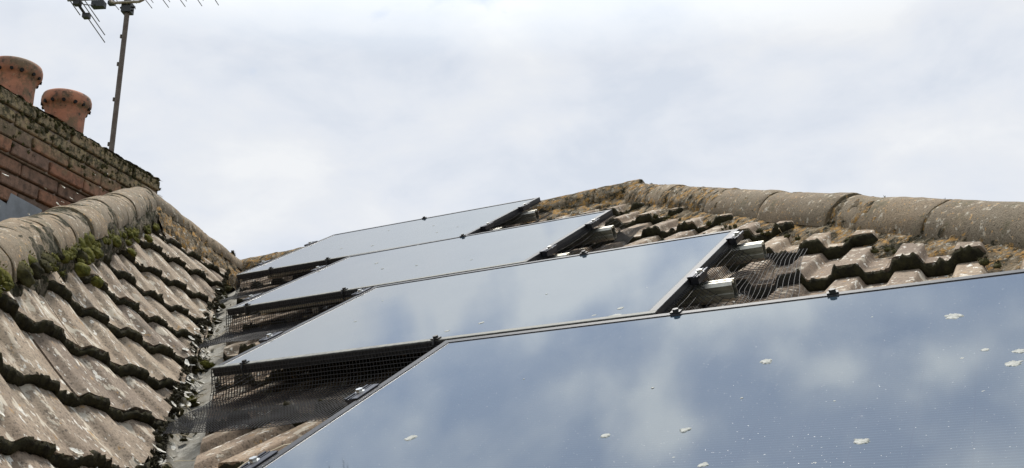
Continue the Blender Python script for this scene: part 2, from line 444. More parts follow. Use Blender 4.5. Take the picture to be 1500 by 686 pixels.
# ------------------------------------------------------------------ ridge and hip tiles
def ridge_run(a, b, r, seg, seed, first=0., skip_last=True, mat=M['ridge'], mortar=True, sides=(1, -1), drop=.12, spread=.035, arc=97, fillmat=None, rg=1.):
    """half round tiles along a->b (points are the crown line)"""
    rnd = random.Random(seed)
    d = (b-a); L = d.length; d = d.normalized()
    s = d.cross(Z).normalized(); up = s.cross(d).normalized()
    ax = a - up*r
    n = 22; t0 = first
    while t0 < L:
        t1 = min(L, t0 + seg - .012)
        if t1 - t0 < .08: break
        ty, tz, roll, dr = rnd.uniform(-.010, .010), rnd.uniform(-.010, .010), rnd.uniform(-.05, .05), rnd.uniform(-.004, .005)
        bm = bmesh.new(); lay = bm.faces.layers.float.new('tint'); tint = rnd.random()
        ts = [0, .01, .03] + [.03+(t1-t0-.06)*q/8 for q in range(1, 8)] + [t1-t0-.03, t1-t0-.01, t1-t0]
        rings = []; inner = []
        for j, q in enumerate(ts):
            e = -.003 if j in (0, len(ts)-1) else 0
            fl = .004*(q/(t1-t0))
            ro = []
            for k in range(n+1):
                th = R(-arc + 2*arc*k/n) + roll
                nn = s*math.sin(th) + up*math.cos(th)
                base = ax + d*(t0+q) + s*ty + up*tz*(1-q/seg)
                w = base + nn*(r+dr+fl+e)
                w += nn*(.006*noise.noise(w*6)+.004*noise.noise(w*21))
                if j in (0, len(ts)-1): w += d*(.006*noise.noise(w*16))
                ro.append(bm.verts.new(w))
            rings.append(ro)
        for j in range(len(ts)-1):
            for k in range(n):
                f = bm.faces.new((rings[j][k], rings[j+1][k], rings[j+1][k+1], rings[j][k+1])); f.smooth = True; f[lay] = tint
        for j, flip in ((0, 1), (len(ts)-1, 0)):      # end faces
            inn = []
            for k in range(n+1):
                c0 = rings[j][k].co; th = R(-arc + 2*arc*k/n) + roll
                inn.append(bm.verts.new(c0 - (s*math.sin(th)+up*math.cos(th))*.018))
            o2 = [bm.verts.new(v.co) for v in rings[j]]
            for k in range(n):
                f = bm.faces.new((o2[k], o2[k+1], inn[k+1], inn[k])); f[lay] = tint
        bmesh.ops.recalc_face_normals(bm, faces=bm.faces[:])
        link('ridge_tile', bm_mesh(bm), mat, house)
        t0 += seg
    # bedding mortar: a core under the tiles and a rough fillet on the sides named
    vs = []; fs = []
    step = .014; m = max(2, int(L/step)); nk = 12
    for sd in sides:
        base0 = len(vs)
        for i in range(m+1):
            t = L*i/m
            for k in range(nk+1):
                q = k/nk
                if q < .25: w2 = ax + d*t + s*sd*(r*(.93)) + up*(.03 - q*.03/.25*.9)
                else:
                    qq = (q-.25)/.75
                    w2 = ax + d*t + s*sd*(r*.95 + spread*qq + .012*math.sin(qq*math.pi)) - up*(drop*qq)
                rough = .022*noise.noise(w2*8) + .024*noise.noise(w2*21) + .012*noise.noise(w2*52)
                rough *= rg
                w2 = w2 + s*sd*rough*(1.0 if k > 1 else .4) - up*rough*.3
                vs.append(w2)
        for i in range(m):
            for k in range(nk):
                p = base0 + i*(nk+1)+k
                q4 = (p, p+1, p+nk+2, p+nk+1)
                fs.append(q4 if sd < 0 else q4[::-1])
    # joint core
    b0 = len(vs); nn_ = 20
    for i in range(m+1):
        t = L*i/m
        for k in range(nn_+1):
            th = R(-arc + 2*arc*k/nn_)
            w = ax + d*t + (s*math.sin(th)+up*math.cos(th))*(r-.008)
            w += (s*math.sin(th)+up*math.cos(th))*(.004+.012*noise.noise(w*24))
            vs.append(w)
    for i in range(m):
        for k in range(nn_):
            p = b0 + i*(nn_+1)+k; fs.append((p, p+1, p+nn_+2, p+nn_+1))
    link('mortar_bedding', mesh_of(vs, fs), fillmat or M['mortar'], house, smooth=True)

hl = (RF-RA)
ridge_run(RA+hl.normalized()*.02, RF, .132, .60, 31, first=.14, drop=.135, spread=.155)
ridge_run(RJ, RA+X*.06, .118, .46, 32, drop=.15, spread=.13, mat=M['mortar'])
ridge_run(LA, LF, .122, .335, 33, drop=.13, spread=.015, fillmat=M['mortar_old'], rg=.6)
ridge_run(LA-(RJ-LA).normalized()*.02, RJ, .120, .44, 34, drop=.26, spread=.10)
def cap(c, r, name='ridge_tile'):
    bm = bmesh.new(); bmesh.ops.create_icosphere(bm, subdivisions=4, radius=r)
    for v in bm.verts:
        w = v.co + c; v.co = v.co*(1 + .06*noise.noise(w*9) + .05*noise.noise(w*25)) + c
    link('mortar_cap', bm_mesh(bm), M['ridge'], house, smooth=True)
cap(RA - Z*.125, .124); cap(LA - Z*.118, .115); cap(RJ - Z*.125, .115)

# ------------------------------------------------------------------ valley lining
def lead_valley():
    vs = []; fs = []; n = 160; w = 14
    lowA = W((-2.5682, 2.3928, .2573)); lowB = W((-5.7207, 5.7442, 2.0406)); d = lowB-lowA
    for i in range(n+1):
        t = -.42 + 1.50*i/n
        c = lowA + d*t - Z*.01
        # matching points under the tile edges
        v = (c-EYE).dot(V)
        rgt = P(-2.40-(v-2.21)/1.224 + .16, v, -.222)
        l = (c-ANC).dot(LL)
        lft = Q(l, .10+.597*l + .10, -.045)
        for k in range(w+1):
            q = k/w
            p = (lft*(1-q*2) + c*(q*2)) if q < .5 else (c*(2-2*q) + rgt*(2*q-1))
            lap = .004*((t*d.length/.55) % 1.0)
            p = p + Z*(.014*noise.noise(p*4.3) + .006*noise.noise(p*9) + .004*noise.noise(p*17) - .02*math.exp(-((q-.5)/.12)**2) + lap)
            vs.append(p)
    for i in range(n):
        for k in range(w):
            p = i*(w+1)+k; fs.append((p, p+1, p+w+2, p+w+1))
    link('valley_lining', mesh_of(vs, fs), M['lead'], house, smooth=True)
lead_valley()

# ------------------------------------------------------------------ chimney
CD = Vec((-.2588, .9659, 0)); CM = Vec((.9659, .2588, 0))
C1 = Vec((-5.608, 4.857, 0)); ZT = ZC + 2.605
def chimney():
    rnd = random.Random(5)
    th, ln = .52, 2.35; row = .0925; bl = .335; prj = .03
    base = EYE + C1 - Z*ZC
    bm = bmesh.new(); lay = bm.faces.layers.float.new('tint')
    def brick(c, a, b, h, tint):
        r_ = bmesh.ops.create_cube(bm, size=1.)
        for v in r_['verts']:
            lc = v.co.copy()
            jj = Vec((rnd.uniform(-.003, .003), rnd.uniform(-.004, .004), rnd.uniform(-.003, .003)))
            v.co = c + CD*(lc.x*a) + CM*(lc.y*b) + Z*(lc.z*h) + jj
        for f in {f for v in r_['verts'] for f in v.link_faces}: f[lay] = tint
    for k in range(14):
        z = ZT - row*(k+.5); pr = prj if k < 4 else (0. if k > 4 else 0.)
        off = (bl/2 if k % 2 else 0) + .03
        s0 = pr - off
        while s0 > -ln:
            a = bl-.016
            e0 = min(s0, pr); e1 = max(s0-a, -ln)
            if e0-e1 > .03:
                c = Vec((base.x, base.y, 0)) + CD*((e0+e1)/2) + CM*(pr-.055+rnd.uniform(-.004, .004)) + Z*z
                brick(c, e0-e1, .11, row-.015, rnd.random())
            s0 -= bl
        # both return faces
        y = 0.
        while y < th:
            a = min(bl/2-.012, th-y)
            c = Vec((base.x, base.y, 0)) + CD*(pr-.055+.002) + CM*(pr-.112-(y+a/2)) + Z*z
            brick(c, .11, a, row-.015, rnd.random())
            brick(c - CD*(ln-.045+pr), .11, a, row-.015, rnd.random()); y += bl/2
    bmesh.ops.bevel(bm, geom=[e for e in bm.edges], offset=.006, segments=1, affect='EDGES')
    o = link('chimney', bm_mesh(bm), M['brick'], house, origin=None)
    # put the origin at the chimney so that its height drives the soot
    mb = MB()
    c = Vec((base.x, base.y, 0)) - CD*(ln/2) - CM*(th/2)
    ax = (CD, CM, Z)
    mb.box(c + CM*(-.012) - CD*.012 + Z*(ZT-.75), ln-.02, th-.03, 1.46, ax)
    mb.box(c + CM*(prj/2-.012+.006) + CD*(prj/2-.012) + Z*(ZT-.186), ln+prj-.02, th-.004, .366, ax)
    link('pointing', mb.mesh(), M['pointing'], o)
    # flaunching: a rough mortar mound along the top
    vs = []; fs = []; n, w = 120, 16
    for i in range(n+1):
        for k in range(w+1):
            a = -ln*i/n + prj; b = prj - (th+.03)*k/w
            q = math.sin(math.pi*k/w)
            p = Vec((base.x, base.y, 0)) + CD*a + CM*b + Z*(ZT + .004 + .05*q)
            e = 1 if 0 < k < w else .9
            p += Z*(.014*noise.noise(p*9)+.012*noise.noise(p*28))*e + CM*.01*noise.noise(p*21)
            vs.append(p)
    for i in range(n):
        for k in range(w):
            p = i*(w+1)+k; fs.append((p, p+w+1, p+w+2, p+1))
    link('mortar_cap', mesh_of(vs, fs), M['mortar'], o, smooth=True)
    # stepped lead flashing on the face
    def fc(s, z, q=.006): return Vec((base.x, base.y, 0)) + CD*s + CM*q + Z*z
    mb = MB()
    zb = ZT - 1.3
    steps = [(-2.0, .46), (-1.72, .485), (-1.56, .55), (-1.40, .47), (-1.22, .52), (-1.02, .60), (-.70, .70), (-.4, .78), (0., .88)]
    s_prev = None
    pts = [(-2.35, .70), (-1.68, .70), (-1.62, .635), (-1.45, .66), (-1.43, .585), (-1.16, .60), (-1.10, .68), (-.8, .78), (-.3, .86), (0, .95)]
    top = [fc(s, ZT-z) for s, z in pts]; bot = [fc(s, zb-.1) for s, z in pts]
    top2 = [fc(s, ZT-z, .002) for s, z in pts]
    n = len(pts)
    mb.add(top+bot+top2, [(i, i+1, n+i+1, n+i) for i in range(n-1)] + [(i, 2*n+i, 2*n+i+1, i+1) for i in range(n-1)])
    link('flashing', mb.mesh(), M['flash'], o)
    # pots
    for (px, py, rr, tz) in ((-5.56, 4.0, .157, 2.925), (-5.452, 3.535, .160, 2.925)):
        b = W((px, py, 0)); top = ZC + tz
        mb = MB()
        prof_ = [(rr*.80, -.62), (rr*.79, -.16), (rr*.80, -.125), (rr*.83, -.115), (rr*.84, -.10), (rr*.90, -.092), (rr*.975, -.078), (rr*1.0, -.055), (rr*.995, -.03), (rr*.95, -.008), (rr*.87, 0.), (rr*.78, -.004), (rr*.72, -.02), (rr*.71, -.3)]
        mb.lathe((b.x, b.y, top), prof_, 48)
        pot = link('chimney_pot', mb.mesh(), M['terra'], o, smooth=True)
        for k in range(14):                                 # vent holes below the rolled lip: black plugs, the shade inside painted on
            hm = MB()
            a = 2*math.pi*(k+.3+rnd.uniform(-.1, .1))/14
            dr = Vec((math.cos(a), math.sin(a), -.12)).normalized()
            c = Vec((b.x, b.y, top-.066)) + dr*(rr*.988)
            hm.tube([c-dr*.03, c+dr*.0012], rnd.uniform(.0095, .0125), 12)
            link('vent_hole', hm.mesh(), M['dark'], o)
    return o
chim = chimney()

# ------------------------------------------------------------------ walls below
def wall(pts, z0, z1):
    n = len(pts)
    vs = [Vec((x, y, z0)) for x, y in pts] + [Vec((x, y, z1)) for x, y in pts]
    fs = [(i, (i+1) % n, n+(i+1) % n, n+i) for i in range(n)] + [tuple(range(n, 2*n))]
    link('wall', mesh_of(vs, fs), M['render'], house)
wall([(-4.5, 1.75), (1.7, 1.75), (1.7, 9.9), (-7.0, 9.9), (-7.0, 4.0)], 0, ZC-.35)
e0 = Q(-3.9, -1.3, 0); lf2 = Vec((LF.x, LF.y, 0)) + side.normalized()*.35
wall([(lf2.x, lf2.y+.2), (-2.1, 1.9), (-4.4, 5.0), (-7.2, 4.0), (lf2.x-2.6, lf2.y-.6)], 0, ZC-.5)

# ------------------------------------------------------------------ solar panels
PW, PH = 1.722, 1.11038
PX = [-1.69435, -2.71744, -3.6560, -4.58268]
PV = [1.54081 + i*(PH+.02) for i in range(4)]; PV[0] -= .05
ROT = Matrix((X, V, N)).transposed()
def ring_frame():
    mb = MB(); lip, dp = .026, .035
    # top lips with outer walls, butted at the corners
    mb.box((PW/2, lip/2, -dp/2), PW, lip, dp); mb.box((PW/2, PH-lip/2, -dp/2), PW, lip, dp)
    mb.box((lip/2, PH/2, -dp/2), lip, PH-2*lip, dp); mb.box((PW-lip/2, PH/2, -dp/2), lip, PH-2*lip, dp)
    # return flanges at the bottom
    mb.box((PW/2, lip+.012, -dp+.001), PW-2*lip, .024, .002); mb.box((PW/2, PH-lip-.012, -dp+.001), PW-2*lip, .024, .002)
    bm = bmesh.new(); me = mb.mesh(); bm.from_mesh(me)
    bmesh.ops.bevel(bm, geom=[e for e in bm.edges if e.calc_length() > .3], offset=.0012, segments=1, affect='EDGES')
    return bm_mesh(bm)
def glass_mesh():
    lip = .026; mb = MB()
    x0, x1, y0, y1 = lip, PW-lip, lip, PH-lip
    vs = []; nx, ny = 40, 26
    for j in range(ny+1):
        for i in range(nx+1):
            x = x0+(x1-x0)*i/nx; y = y0+(y1-y0)*j/ny
            sag = -.0015*math.sin(math.pi*i/nx)*math.sin(math.pi*j/ny)
            vs.append((x, y, -.0022+sag))
    fs = [(j*(nx+1)+i, j*(nx+1)+i+1, (j+1)*(nx+1)+i+1, (j+1)*(nx+1)+i) for j in range(ny) for i in range(nx)]
    mb.add(vs, fs); return mb.mesh()
frame_me = ring_frame(); glass_me = glass_mesh()
bk = MB(); bk.box((PW/2, PH/2, -.010), PW-.022, PH-.022, .005); back_me = bk.mesh()

def clamp_mesh():
    mb = MB()
    mb.box((0, 0, -.012), .034, .115, .03); mb.box((.016, 0, .0035), .026, .115, .005); mb.box((-.021, 0, .001), .008, .115, .012)
    mb.box((-.004, .0, .0045), .006, .115, .004)
    bm = bmesh.new(); bm.from_mesh(mb.mesh()); bmesh.ops.bevel(bm, geom=bm.edges[:], offset=.0012, segments=1, affect='EDGES'); return bm_mesh(bm)
def bolt_mesh():
    mb = MB(); mb.tube([(-.006, 0, .003), (-.006, 0, .0135)], .0105, 6); mb.tube([(-.006, 0, .002), (-.006, 0, .0058)], .0145, 16); return mb.mesh()
clamp_me, bolt_me = clamp_mesh(), bolt_mesh(); clamp_me.transform(Matrix.Diagonal((.8, .95, .85, 1))); clamp_me.materials.append(M['clamp']); bolt_me.materials.append(M['bolt'])
def clip_mesh():
    mb = MB()
    mb.box((0, 0, .003), .030, .022, .004); mb.tube([(0, 0, .004), (0, 0, .012)], .009, 10)
    mb.tube([(0, .004, .004), (0, -.014, .002), (0, -.022, -.012), (0, -.020, -.036), (.004, -.012, -.05)], .0035, 6)
    return mb.mesh()
clip_me = clip_mesh(); clip_me.materials.append(M['plastic'])
def put(name, me, parent, loc, rz=0., rx=0., ry=0.):
    o = bpy.data.objects.new(name, me); col.objects.link(o); o.parent = parent
    o.matrix_parent_inverse = Matrix(); o.location = loc; o.rotation_euler = (rx, ry, rz); return o

def splat(r, rnd, mat):
    """flat irregular lichen rosette"""
    n = 36; vs = [(0, 0, min(.0014, r*.12))]; fs = []
    ph = rnd.uniform(0, 50); e = rnd.uniform(.75, 1.0); a0 = rnd.uniform(0, 6)
    for ring, q in ((1, .45), (2, .8), (3, 1.0)):
        for k in range(n):
            t = 2*math.pi*k/n
            w = 1 + .42*noise.noise(Vec((math.cos(t)*1.4, math.sin(t)*1.4, ph))) + .30*noise.noise(Vec((math.cos(t)*4, math.sin(t)*4, ph)))
            rr = r*q*w
            x, y = rr*math.cos(t), rr*math.sin(t)*e
            hm_ = min(.0016, r*.13); h = hm_ if ring < 3 else -.0004
            h += hm_*.5*noise.noise(Vec((x*300, y*300, ph))) if ring < 3 else 0
            vs.append((x*math.cos(a0)-y*math.sin(a0), x*math.sin(a0)+y*math.cos(a0), h))
    for k in range(n):
        k2 = (k+1) % n
        fs.append((0, 1+k, 1+k2))
        for g in (0, 1):
            fs.append((1+g*n+k, 1+(g+1)*n+k, 1+(g+1)*n+k2, 1+g*n+k2))
    me = mesh_of(vs, fs); me.materials.append(mat); return me

SPOTS = [
 [(-.188,2.292,.046),(-.565,2.11,.031),(-.12,2.053,.018),(-.072,1.962,.037),(-.06,2.027,.029),(-.651,1.753,.022),(-.31,1.655,.03),(-.57,1.593,.022),(-.818,1.753,.02),(-1.328,1.815,.032),(-.8,2.006,.008),(-.573,1.9,.006),(-.454,1.572,.008),(-.377,1.579,.009),(-.162,2.017,.009),(-.122,1.838,.008),(-.365,2.354,.006),(-.284,2.609,.008),(-.637,1.632,.006),(-.381,1.846,.006),(-.778,1.561,.006),(-1.197,2.154,.006)],
 [(-1.133,2.70,.045),(-1.142,2.782,.027),(-1.212,2.739,.017),(-1.656,2.83,.023),(-1.761,2.779,.021),(-2.375,3.119,.014),(-1.128,3.014,.009),(-2.451,3.436,.012),(-1.542,3.124,.01)],
 [(-3.138,4.88,.016),(-2.734,4.19,.017),(-2.988,4.261,.018),(-2.36,4.086,.016),(-2.854,3.883,.013),(-3.17,4.478,.026)],
 [(-3.239,5.281,.017),(-3.134,5.361,.017),(-3.675,5.196,.022),(-3.992,5.301,.018),(-3.45,5.6,.014),(-3.9,5.75,.015)]]
PLABEL = ['nearest and lowest black solar panel, filling the right foreground, dotted with pale lichen spots',
          'second solar panel up from the foreground, its lower edge crusted pale above open netting',
          'third solar panel up the slope, between the crusted panel and the one below the ridge',
          'highest and farthest solar panel, just below the ridge against the sky']
LCL = [(.21, .605), (.33, .92), (.20, .74), (.28, .76)]      # clamp positions up the left edges
RCL = [(.3, .8), (.385, .874), (.19, .70), (.25, .74)]
CLIPS = [[(.449, 1), (.70, 1)], [(.088, 0), (.563, 0), (.62, 1)], [(.075, 0), (.43, 0), (.47, 1)], [(.166, 0), (.43, 0), (.47, 1)]]
panels = []
for i in range(4):
    rt = ROT if i < 3 else ROT @ Matrix.Rotation(R(.75), 3, 'X') @ Matrix.Rotation(R(.45), 3, 'Y')
    p = empty('solar_panel', P(PX[i], PV[i], .006 if i == 3 else 0), PLABEL[i], 'solar panel', 'solar panels stepping up the slope', rot=rt)
    panels.append(p)
    if i == 0: p.scale = (1., (PH+.05)/PH, 1.)           # a slightly longer module
    for nm, me, mt in (('frame', frame_me, M['frame']), ('glass', glass_me, M['glass']), ('backsheet', back_me, M['backsheet'])):
        if not me.materials: me.materials.append(mt)
        o = put(nm, me, p, (0, 0, 0))
    rnd = random.Random(40+i)
    for q in LCL[i]:
        c = put('clamp', clamp_me, p, (-.0175, q*PH, 0)); put('bolt', bolt_me, c, (0, 0, 0))
    for q in RCL[i]:
        c = put('clamp', clamp_me, p, (PW+.0175, q*PH, 0), rz=math.pi); put('bolt', bolt_me, c, (0, 0, 0))
    for fx, e in CLIPS[i]:
        put('clip', clip_me, p, (fx*PW, .010 if e == 0 else PH-.010, .0), rz=(0 if e == 0 else math.pi)+rnd.uniform(-.25, .25))
    for (x, v, s_) in SPOTS[i]:
        put('lichen_spot', splat(s_*.5, rnd, M['dropping']), p, (x-PX[i], v-PV[i], -.0030))

# ------------------------------------------------------------------ rails with hex-ribbed ends
def rail_mesh(length):
    w, h = .054, .066
    pr = [(-w/2, -h*.32), (-w*.36, -h/2), (-w*.08, -h/2), (-w*.08, -h*.44), (w*.08, -h*.44), (w*.08, -h/2), (w*.36, -h/2), (w/2, -h*.32),
          (w/2, -h*.1), (w*.42, -h*.06), (w*.42, h*.06), (w/2, h*.1), (w/2, h*.32), (w*.36, h/2), (w*.14, h/2), (w*.14, h*.38), (-w*.14, h*.38), (-w*.14, h/2), (-w*.36, h/2), (-w/2, h*.32),
          (-w/2, h*.1), (-w*.42, h*.06), (-w*.42, -h*.06), (-w/2, -h*.1)]
    n = len(pr); vs = [(0, a, b) for a, b in pr] + [(length, a, b) for a, b in pr]
    inn = [(length, a*.86, b*.86) for a, b in pr] + [(length-.12, a*.86, b*.86) for a, b in pr]
    vs += inn
    fs = [(k, n+k, n+(k+1) % n, (k+1) % n) for k in range(n)]
    fs += [(n+k, 2*n+k, 2*n+(k+1) % n, n+(k+1) % n) for k in range(n)]
    fs += [(2*n+k, 3*n+k, 3*n+(k+1) % n, 2*n+(k+1) % n) for k in range(n)]
    fs.append(tuple(3*n+k for k in range(n))[::-1]); fs.append(tuple(range(n)))
    return mesh_of(vs, fs)
RL = {1: [(.385, .125, 'silver rail end low on the right of the second panel, nearest of the rail ends'), (.862, .115, 'silver rail end beside the top right corner of the second panel')],
      2: [(.20, .10, 'lower rail under the third panel, behind the second panel'), (.70, .115, 'silver rail end beside the right edge of the third panel')],
      3: [(.25, .10, 'lower rail under the farthest panel, behind the third panel'), (.72, .10, 'silver rail end beside the farthest panel, just below the ridge')]}
for i, rs in RL.items():
    for (q, ex, lab) in rs:
        e = empty('mounting_rail', P(PX[i]+.03, PV[i]+q*PH, -.0675), lab, 'rail', 'rails carrying the solar panels', rot=ROT)
        me = rail_mesh(PW-.03+ex); me.materials.append(M['alu']); put('rail_profile', me, e, (0, 0, 0))
        for xx in (.35, 1.3):
            fb = MB()
            fb.box((xx, 0, -.045), .04, .03, .03); fb.box((xx, .10, -.062), .035, .24, .006); fb.tube([(xx, 0, -.03), (xx, 0, -.052)], .008, 6)
            fm = fb.mesh(); fm.materials.append(M['bolt']); put('roof_hook', fm, e, (0, 0, 0))

# ------------------------------------------------------------------ bird netting
def tile_h(x, v):
    """height of the right slope's tile surface at x,v relative to the glass plane"""
    q = ((v - 3.46)/GAUGE) % 1.0
    return -.206 + prof(x+.842, ROLL)*.034 + .050*(1-q)
def net(name, along, prof_fn, na, npf, parent_loc, label, mat, seed, wire=.0013, split=None):
    """wire grid: along(t) gives start info, prof_fn(t,s) -> point; na x npf wires"""
    root = empty(name, parent_loc, label, 'bird netting', 'bird netting skirts round the panels')
    mb = MB()
    S = [[prof_fn(a/na, b/npf) for b in range(npf+1)] for a in range(na+1)]
    for a in range(na+1): mb.tube(S[a], wire, 4, cap=False)
    for b in range(npf+1): mb.tube([S[a][b] for a in range(na+1)], wire, 4, cap=False)
    link('wire_grid', mb.mesh(), mat, root)
    return root
def poly(pts, s):
    """point on a polyline by arc fraction"""
    L = [0]
    for a, b in zip(pts, pts[1:]): L.append(L[-1] + math.dist(a, b))
    t = s*L[-1]
    for k in range(len(pts)-1):
        if t <= L[k+1] or k == len(pts)-2:
            q = (t-L[k])/(L[k+1]-L[k]); return tuple(a+(b-a)*q for a, b in zip(pts[k], pts[k+1]))
NETL = ['black wire netting closing the gap under the lower edge of the second panel', 'black wire netting under the lower edge of the third panel', 'black wire netting under the lower edge of the farthest panel']
for i in (1, 2, 3):
    x0 = PX[i]-.004; x1 = PX[i-1]+.06; ve = PV[i]
    fl = .34 if i == 1 else (.26 if i == 2 else .18)
    prf = [(0, -.006), (-.005, -.036), (-.014, -.085), (-.03, -.113), (-.075, -.118), (-fl*.55, -.118), (-fl, -.118)]
    def fn(t, s, x0=x0, x1=x1, ve=ve, prf=prf, i=i, fl=fl):
        x = x0+(x1-x0)*t
        dv, h = poly(prf, s)
        lean = .05*s*(1-t)
        x = x + .010*noise.noise(Vec((t*5, s*3, i))) - lean*.6
        v = ve + dv*(1+.15*noise.noise(Vec((t*4, 1.7, i)))) + .012*noise.noise(Vec((t*6, s*4, i+9)))*s
        hh = h + .006*noise.noise(Vec((t*9, s*6, i+3)))*s
        if s > .42:
            k = min(1, (s-.42)/.15); hh = hh*(1-k) + (-.116+.006*noise.noise(Vec((t*7, s*5, i))))*k
        return P(x, v, hh)
    ln = sum(math.dist(a, b) for a, b in zip(prf, prf[1:]))
    net('bird_netting', None, fn, int((x1-x0)/.0135), int(ln/.0135), P(x0, ve, -.12), NETL[i-1], M['wire'], i)
# netting down the left sides (seen through the front ones) and beside the nearest panel
for i, lab in ((0, 'narrow strip of wire netting along the left side of the nearest panel'),
               (1, 'wire netting folded down the left side of the second panel beside the valley'),
               (2, 'wire netting folded down the left side of the third panel beside the valley'),
               (3, 'wire netting folded down the left side of the farthest panel beside the valley')):
    prf = [(0, -.004), (-.012, -.04), (-.03, -.09), (-.06, -.13), (-.12 if i == 0 else -.09, -.15)]
    va, vb = PV[i]-(.0 if i else .4), PV[i]+PH*(.93 if i == 0 else .99)
    def fn(t, s, prf=prf, va=va, vb=vb, i=i):
        v = va+(vb-va)*t; dx, h = poly(prf, s)
        x = PX[i] - .004 + dx*(1+.25*noise.noise(Vec((t*6, 2.2, i+20))))
        hh = h
        if s > .7:
            k = min(1, (s-.7)/.2); hh = hh*(1-k) + (max(tile_h(x, v)+.01, -.19))*k
        return P(x, v, hh + .005*noise.noise(Vec((t*11, s*4, i))))
    net('bird_netting', None, fn, int((vb-va)/.0165), 11, P(PX[i], va, -.12), lab, M['wire'], 50+i)
for i, lab in ((1, 'pale curved wire netting bulging from the right side of the second panel'),
               (2, 'wire netting bulging from the right side of the third panel'),
               (3, 'wire netting hanging from the right side of the farthest panel')):
    ex = .34 if i == 1 else (.24 if i == 2 else .10)
    prf = [(.002, -.020), (.018, -.036), (.04, -.075), (.065, -.105), (.10, -.116), (ex*.6, -.117), (ex, -.118)]
    va, vb = PV[i]-.10, PV[i]+PH*.995
    def fn(t, s, prf=prf, va=va, vb=vb, i=i, ex=ex):
        v = va+(vb-va)*t; dx, h = poly(prf, s)
        # it springs out over the rail ends and lies down between them
        bulge = sum(math.exp(-((v-(PV[i]+q*PH))/.10)**2) for q, _, _ in RL[i])
        cut = 1.0 - .30*max(0, min(1, (t-.3)/.6))
        dx = dx*cut + (.012+.03*min(1, s*2.5))*bulge*math.sin(min(1, s*1.7)*math.pi)
        x = PX[i]+PW + dx + .006*noise.noise(Vec((t*7, s*4, i)))
        hh = h + .026*bulge*math.sin(min(1, s*1.6)*math.pi)
        if s > .5:
            k = min(1, (s-.5)/.15); hh = hh*(1-k) - .116*k + .006*noise.noise(Vec((t*5, s*4, i)))
        return P(x, v, hh)
    ln = sum(math.dist(a, b) for a, b in zip(prf, prf[1:]))
    net('bird_netting', None, fn, int((vb-va)/.018), int(ln/.021), P(PX[i]+PW, va, -.12), lab, M['wire_pale'], 70+i, wire=.00105)

# ------------------------------------------------------------------ aerial
def aerial():
    b = W((-6.0205, 4.7583, 0)); root = empty('tv_aerial', (b.x, b.y, ZC+1.6), 'television aerial with thin rods on a rusty mast behind the chimney', 'aerial')
    mb = MB(); zh = ZC+4.115
    mb.tube([(b.x, b.y, ZC+1.6), (b.x, b.y, ZC+2.6), (b.x, b.y, ZC+3.4), (b.x, b.y, zh)], .0195, 14)
    for k, z in enumerate((2.95, 3.32, 3.62, 3.86)): mb.box((b.x-.024, b.y-.012, ZC+z), .012, .012, .03)
    link('mast', mb.mesh(), M['mast'], root)
    E_ = Vec((-.43, .903, 0)).normalized(); B = Vec((.906, .42, 0)).normalized()
    hd = Vec((b.x, b.y, zh))
    mb = MB(); mb.box(hd+Z*.0-Z*.01, .075, .07, .085, (B, E_, Z)); mb.box(hd+Z*.045, .05, .05, .03, (B, E_, Z)); mb.tube([hd-B*.06+Z*.0, hd+B*.06], .009, 8); mb.tube([hd-B*.05-Z*.03, hd+B*.05-Z*.03], .008, 8)
    link('clamp', mb.mesh(), M['plastic'], root)
    mb = MB()
    f = -E_*.045 + Z*.02
    mb.tube([hd+f-B*.135+Z*.14, hd+f-B*.135+Z*.05, hd+f-B*.12+Z*.01, hd+f-B*.09-Z*.002, hd+f, hd+f+B*.11, hd+f+B*.14+Z*.015, hd+f+B*.155+Z*.05, hd+f+B*.155+Z*.14], .0115, 10)
    link('cradle_bracket', mb.mesh(), M['galv'], root)
    zb = ZC+4.205; bo = Vec((b.x, b.y, zb))
    mb = MB(); mb.tube([bo-B*.5, bo+B*.72], .011, 8); link('boom', mb.mesh(), M['aerial'], root)
    for k in range(7):
        s = -.17 + .138*k
        mb = MB(); c = bo+B*s + Z*.012
        mb.tube([c-E_*.2, c+E_*.2], .0032, 6); link('director', mb.mesh(), M['aerial'], root)
        mb = MB(); c2 = c+B*.028+Z*.02
        mb.tube([c2-E_*.15, c2+E_*.15], .0028, 6); link('director', mb.mesh(), M['aerial'], root)
    # dipole box and the drooping reflector on the left
    mb = MB(); mb.box(bo-B*.24-Z*.055, .10, .055, .05, (B, E_, Z)); mb.box(bo-B*.135-Z*.045, .05, .04, .03, (B, E_, Z)); link('dipole_box', mb.mesh(), M['plastic'], root)
    a = Vec((-6.285, 4.245, ZC+4.285)); c = Vec((-6.235, 4.565, ZC+3.995)); 
    mb = MB(); mb.tube([a, a.lerp(c, .5), c], .011, 8)
    for q in (.45, .72, .98):
        p = a.lerp(c, q); mb.box(p, .05, .045, .035, (B, E_, Z))
    link('reflector_arm', mb.mesh(), M['plastic'], root)
    dr = (Vec((-6.211, 4.735, ZC+3.845)) - a)
    for k, (o, l0, l1) in enumerate(((Vec((0, 0, 0)), 0., 1.0), (Vec((.035, .02, 0)), .1, .90), (Vec((.062, .035, .0)), .15, .72), (Vec((-.03, -.02, -.01)), .1, .62))):
        mb = MB(); mb.tube([a+o+dr*l0, a+o+dr*l1], .0042, 6); link('reflector_rod', mb.mesh(), M['aerial'], root)
    mb = MB(); pts = []
    for k in range(13):
        q = k/12; p = (a.lerp(bo-B*.24-Z*.05, q)) + Vec((0, 0, -.12*math.sin(q*math.pi))); pts.append(p)
    mb.tube(pts, .0045, 6); link('cable', mb.mesh(), M['plastic'], root)
aerial()

